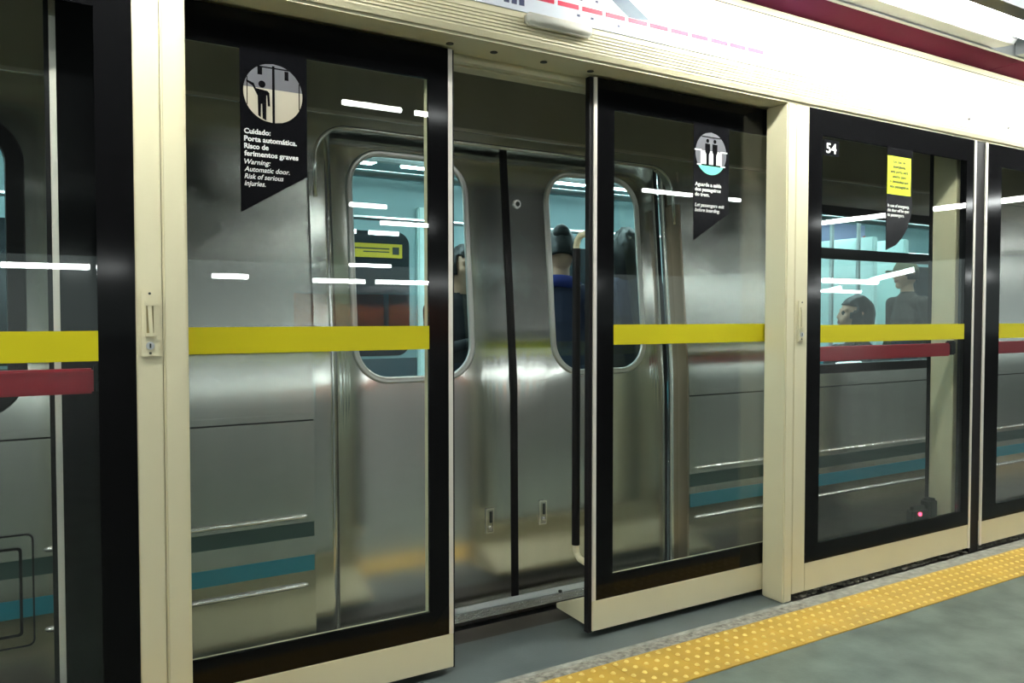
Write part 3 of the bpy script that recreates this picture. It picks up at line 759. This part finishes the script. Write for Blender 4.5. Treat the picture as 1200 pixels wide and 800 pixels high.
# transverse seat that carries the seated passenger
b = build('bench_seat', bx(4.52, 4.94, 3.12, 3.98, .40, .45, bev=.015), 'seat', train)
build('bench_back', bx(4.93, 4.97, 3.12, 3.98, .45, .92, bev=.012), 'seat', b); build('bench_base', bx(4.6, 4.85, 3.2, 3.9, .02, .40), 'intfloor', b)
build('draught_screen', bx(6.55, 6.62, 4.55, 5.7, .3, 1.98, bev=.01), 'screen', train)
build('draught_screen', bx(7.02, 7.09, 4.55, 5.7, .3, 1.98, bev=.01), 'screen', train)
build('wall_dado', bx(x0, x1, 5.735, 5.749, .02, .93), 'dado', train)
build('wall_dado', bx(-1.2, .86, 3.03, 3.05, .02, .92), 'dado', train)
build('door_pillar', bx(.92, 1.0, 5.70, 5.748, .02, 2.1, bev=.01), 'screen', train); build('door_pillar', bx(2.56, 2.64, 5.70, 5.748, .02, 2.1, bev=.01), 'screen', train)

# ------------------------------------------------------------------ passengers
def capsule(bm, a, b, ra, rb, n=14):
    a, b = Vector(a), Vector(b); d = b-a
    L = d.length; d.normalize()
    pts = []; rad = []
    for k in range(5, 0, -1): t = k/5*PI/2; pts.append(a-d*ra*math.sin(t)*.999); rad.append(max(.0008, ra*math.cos(t)))
    pts += [a, a+(b-a)*.5, b]; rad += [ra, (ra+rb)/2, rb]
    for k in range(1, 6): t = k/5*PI/2; pts.append(b+d*rb*math.sin(t)*.999); rad.append(max(.0008, rb*math.cos(t)))
    tube(bm, pts, rad, n)
def seg_d(p, a, b, ra, rb):
    ab = b-a; t = 0 if ab.length_squared < 1e-9 else max(0, min(1, (p-a).dot(ab)/ab.length_squared))
    return (p-(a+ab*t)).length-(ra+(rb-ra)*t)
def person(label, loc, rz, H, top, legs, hairstyle, cap=None, sit=False, arms=None, headrot=(0, 0), group=None, scarf=None):
    """body in local metres for a 1.70 m adult facing -Y, scaled to H"""
    S = H/1.70
    r = thing('person', label, 'person', group, loc); r.rotation_euler = (0, 0, rz)
    V = Vector
    hz = .98 if not sit else .53                     # hip height
    dz = hz-.98
    hipx = .095
    bones = []
    def B(a, b, ra, rb, mat, sy=1): bones.append((V(a), V(b), ra, rb, mat, sy))
    up = lambda x, y_, z: (x, y_, z+dz)
    B(up(0, 0, .95), up(0, 0, 1.06), .155, .145, legs if not sit else legs, .68)
    B(up(0, .0, 1.08), up(0, -.005, 1.24), .142, .150, top, .68)
    B(up(0, -.005, 1.24), up(0, .0, 1.36), .158, .125, top, .66)
    B(up(-.13, 0, 1.375), up(.13, 0, 1.375), .062, .062, top, .9)
    B(up(0, .008, 1.40), up(0, -.012, 1.53), .056, .052, 'skin')
    for s in (-1, 1):
        if not sit:
            B((s*hipx, 0, .93), (s*.092, -.012, .50), .088, .058, legs); B((s*.092, -.012, .50), (s*.09, .01, .10), .056, .040, legs)
            B((s*.09, .03, .045), (s*.10, -.13, .035), .042, .036, 'shoe')
        else:
            B((s*hipx, 0, .53), (s*.11, -.42, .50), .088, .060, legs); B((s*.11, -.42, .50), (s*.11, -.40, .10), .056, .040, legs)
            B((s*.11, -.38, .045), (s*.12, -.54, .035), .042, .036, 'shoe')
        sh = V(up(s*.185, .005, 1.375))
        if arms and arms[0 if s < 0 else 1]: el, wr = [V(up(*q)) for q in arms[0 if s < 0 else 1]]
        elif sit: el, wr = V((s*.23, -.03, .78)), V((s*.15, -.25, .64))
        else: el, wr = V((s*.235, .03, 1.10)), V((s*.23, -.07, .86))
        B(sh, el, .058, .043, top); B(el, wr, .042, .030, top)
        # hand: palm, four unequal bent fingers, thumb off the side of the palm
        d = (wr-el).normalized(); side = d.cross(V((s, 0, 0))); side = side.normalized() if side.length > .1 else V((0, 1, 0))
        nrm = d.cross(side).normalized()
        pm = wr+d*.075
        B(wr, wr+d*.03, .026, .027, 'skin'); 
        for q, (o_, L) in enumerate(((-.030, .062), (-.010, .074), (.010, .070), (.029, .055))):
            B(wr+d*.02+side*o_*.6, pm+side*o_, .015, .0125, 'skin')
            m1 = pm+side*o_*1.08+d*L*.5+nrm*.010; B(pm+side*o_, m1, .0098, .009, 'skin'); B(m1, m1+d*L*.38+nrm*.024, .009, .0078, 'skin')
        B(wr+d*.025-side*.022, wr+d*.055-side*.052+nrm*.012, .0135, .011, 'skin'); B(wr+d*.055-side*.052+nrm*.012, wr+d*.088-side*.052+nrm*.026, .0105, .009, 'skin')
    bm = bmesh.new()
    for a, b, ra, rb, mat, sy in bones:
        b2 = bmesh.new(); capsule(b2, a, b, ra, rb)
        for v in b2.verts:
            cyy = (a.y+b.y)/2; v.co.y = cyy+(v.co.y-cyy)*sy
        me = bpy.data.meshes.new('x'); b2.to_mesh(me); b2.free(); bm.from_mesh(me); bpy.data.meshes.remove(me)
    # head
    hb = bmesh.new(); bmesh.ops.create_uvsphere(hb, u_segments=28, v_segments=20, radius=1)
    for v in hb.verts:
        x, y_, z = v.co
        w = .075*(1-.18*max(0, -z)); dpt = .098*(1-.10*max(0, -z))
        v.co = V((x*w, y_*dpt-(.012 if z < -.2 else 0)*(1 if y_ < 0 else 0), z*.118))
    def add(b2, a, b, ra, rb): capsule(b2, a, b, ra, rb, 10)
    add(hb, (0, -.092, .014), (0, -.103, -.024), .009, .0125)          # nose
    add(hb, (-.045, -.078, .026), (.045, -.078, .026), .013, .013)    # brow
    add(hb, (-.018, -.086, -.056), (.018, -.086, -.056), .012, .012)  # lips
    add(hb, (0, -.074, -.094), (0, -.066, -.100), .022, .022)         # chin
    for s in (-1, 1):
        add(hb, (s*.074, .012, .018), (s*.078, .010, -.022), .016, .011)
        add(hb, (s*.045, -.066, -.018), (s*.042, -.064, -.022), .022, .020)
    HM = Matrix.Translation(V(up(0, -.022, 1.615))) @ Matrix.Rotation(headrot[0], 4, 'Z') @ Matrix.Rotation(headrot[1], 4, 'X')
    hb.transform(HM); me = bpy.data.meshes.new('x'); hb.to_mesh(me); hb.free(); bm.from_mesh(me); bpy.data.meshes.remove(me)
    bm.transform(Matrix.Scale(S, 4))
    me = bpy.data.meshes.new('body'); bm.to_mesh(me); bm.free()
    tmp = bpy.data.objects.new('body', me); C.objects.link(tmp)
    rm = tmp.modifiers.new('r', 'REMESH'); rm.mode = 'VOXEL'; rm.voxel_size = .0075
    sm_ = tmp.modifiers.new('s', 'SMOOTH'); sm_.factor = .5; sm_.iterations = 2
    bpy.context.view_layer.update()
    m2 = bpy.data.meshes.new_from_object(tmp.evaluated_get(bpy.context.evaluated_depsgraph_get()))
    bpy.data.objects.remove(tmp); bpy.data.meshes.remove(me)
    names = ['skin', top, legs, 'shoe', 'eye', 'lip']
    m2.materials.clear()
    for n_ in names: m2.materials.append(M[n_])
    eyes = [HM @ V((s*.031, -.091, .006)) for s in (-1, 1)]; lips = [HM @ V((x, -.099, -.056)) for x in (-.016, 0, .016)]
    hc = HM @ V((0, 0, 0))
    for p in m2.polygons:
        c = p.center/S; p.use_smooth = True
        if (c-hc).length < .135 and c.z > hc.z-.10:
            i = 0
            if min((c-e).length for e in eyes) < .0125: i = 4
            elif min((c-e).length for e in lips) < .011: i = 5
        else:
            best = 1e9; i = 0
            for a, b, ra, rb, mat, sy in bones:
                dd = seg_d(c, a, b, ra, rb)
                if dd < best: best = dd; i = names.index(mat)
        p.material_index = i
    bo = bpy.data.objects.new('body', m2); C.objects.link(bo); bo.parent = r
    # hair
    hb = bmesh.new(); bmesh.ops.create_uvsphere(hb, u_segments=40, v_segments=28, radius=1)
    kill = []
    for v in hb.verts:
        x, y_, z = v.co.copy(); nn = noise.noise((x*7, y_*7, z*2.5))*.012; hl = noise.noise((x*5, 4, z*5))*.12
        front = (.42 if hairstyle != 'long' else .36)+hl
        face = (y_ < -.25 and z < front and abs(x) < .80+hl) or (hairstyle == 'short' and z < -.35) or (hairstyle == 'bun' and z < -.45) or (hairstyle == 'long' and (y_ < -.1 and z < .2 and abs(x) < .8))
        k = 1.0+(.10 if hairstyle != 'short' else .06)
        v.co = V((x*(.079*k+nn), y_*(.100*k+nn)+.006, z*(.118*k+nn)))
        if hairstyle == 'long' and z < -.1: v.co.z -= .10*(-z); v.co.x *= 1.06
        if face: kill.append(v)
    bmesh.ops.delete(hb, geom=kill, context='VERTS')
    if hairstyle == 'bun': bmesh.ops.create_uvsphere(hb, u_segments=16, v_segments=12, radius=.042, matrix=Matrix.Translation((0, .085, .075)))
    hb.transform(HM); hb.transform(Matrix.Scale(S, 4))
    ho = build('hair', hb, 'hair', r, True)
    so = ho.modifiers.new('t', 'SOLIDIFY'); so.thickness = .008; so.offset = 0
    if scarf:
        sb = bmesh.new(); ring = []
        for i in range(25):
            a = 2*PI*i/24; ring.append(Vector((.085*math.cos(a), .080*math.sin(a)-.004, 1.435+dz+.018*math.sin(a))))
        tube(sb, ring, .034, 10, cap=False); sb.transform(Matrix.Scale(S, 4)); build('scarf', sb, scarf, r, True)
    if cap:
        cb = bmesh.new(); bmesh.ops.create_uvsphere(cb, u_segments=32, v_segments=20, radius=1)
        bmesh.ops.delete(cb, geom=[v for v in cb.verts if v.co.z < .12], context='VERTS')
        for v in cb.verts: v.co = V((v.co.x*.091, v.co.y*.113+.003, v.co.z*.137+.004))
        pts = [(.080*math.cos(a), -.085-.095*math.sin(a)) for a in [PI*i/14 for i in range(15)]]
        f = [cb.verts.new((x, y_, .030-.25*(x*x)/.08)) for x, y_ in pts]; g = [cb.verts.new((x, y_, .036-.25*(x*x)/.08)) for x, y_ in pts]
        cb.faces.new(f); cb.faces.new(g[::-1])
        for i in range(len(f)): cb.faces.new((f[i], f[(i+1) % len(f)], g[(i+1) % len(f)], g[i]))
        cb.transform(HM); cb.transform(Matrix.Scale(S, 4))
        c_ = build('cap', cb, cap, r, True); so = c_.modifiers.new('t', 'SOLIDIFY'); so.thickness = .005
    return r
FL = .02
person('person in a dark top with a raised hand, at the left train door window', (1.90, 3.70, FL), .15, 1.56, 'charcoal', 'jean', 'short', arms=(((-.23, -.06, 1.14), (-.08, -.22, 1.20)), None))
person('dark haired person in a blue top behind the right train door, nearer the door seam', (2.40, 3.52, FL), 2.3, 1.66, 'navy', 'jean', 'bun', headrot=(.3, .35), scarf='blue')
person('dark haired person in dark clothes behind the right train door, seen through its outer half', (2.95, 3.64, FL), 2.6, 1.70, 'navy', 'charcoal', 'long')
person('seated dark haired passenger at the train window beneath the lime sticker', (4.74, 3.40, FL), -PI/2-.15, 1.80, 'charcoal', 'jean', 'long', sit=True, headrot=(-.45, -.18))
person('standing passenger in a peaked cap and dark jacket behind panel 54', (6.22, 4.0, FL), -PI/2-.3, 1.66, 'brown', 'jean', 'short', cap='olive')

# ------------------------------------------------------------------ light and colour
w = bpy.data.worlds.new('hall'); bpy.context.scene.world = w; w.use_nodes = True
w.node_tree.nodes['Background'].inputs[0].default_value = (.80, .97, .93, 1); w.node_tree.nodes['Background'].inputs[1].default_value = .56
vs_ = bpy.context.scene.view_settings
vs_.view_transform = 'Standard'; vs_.look = 'None'; vs_.gamma = 1; vs_.use_curve_mapping = False; vs_.exposure = 0
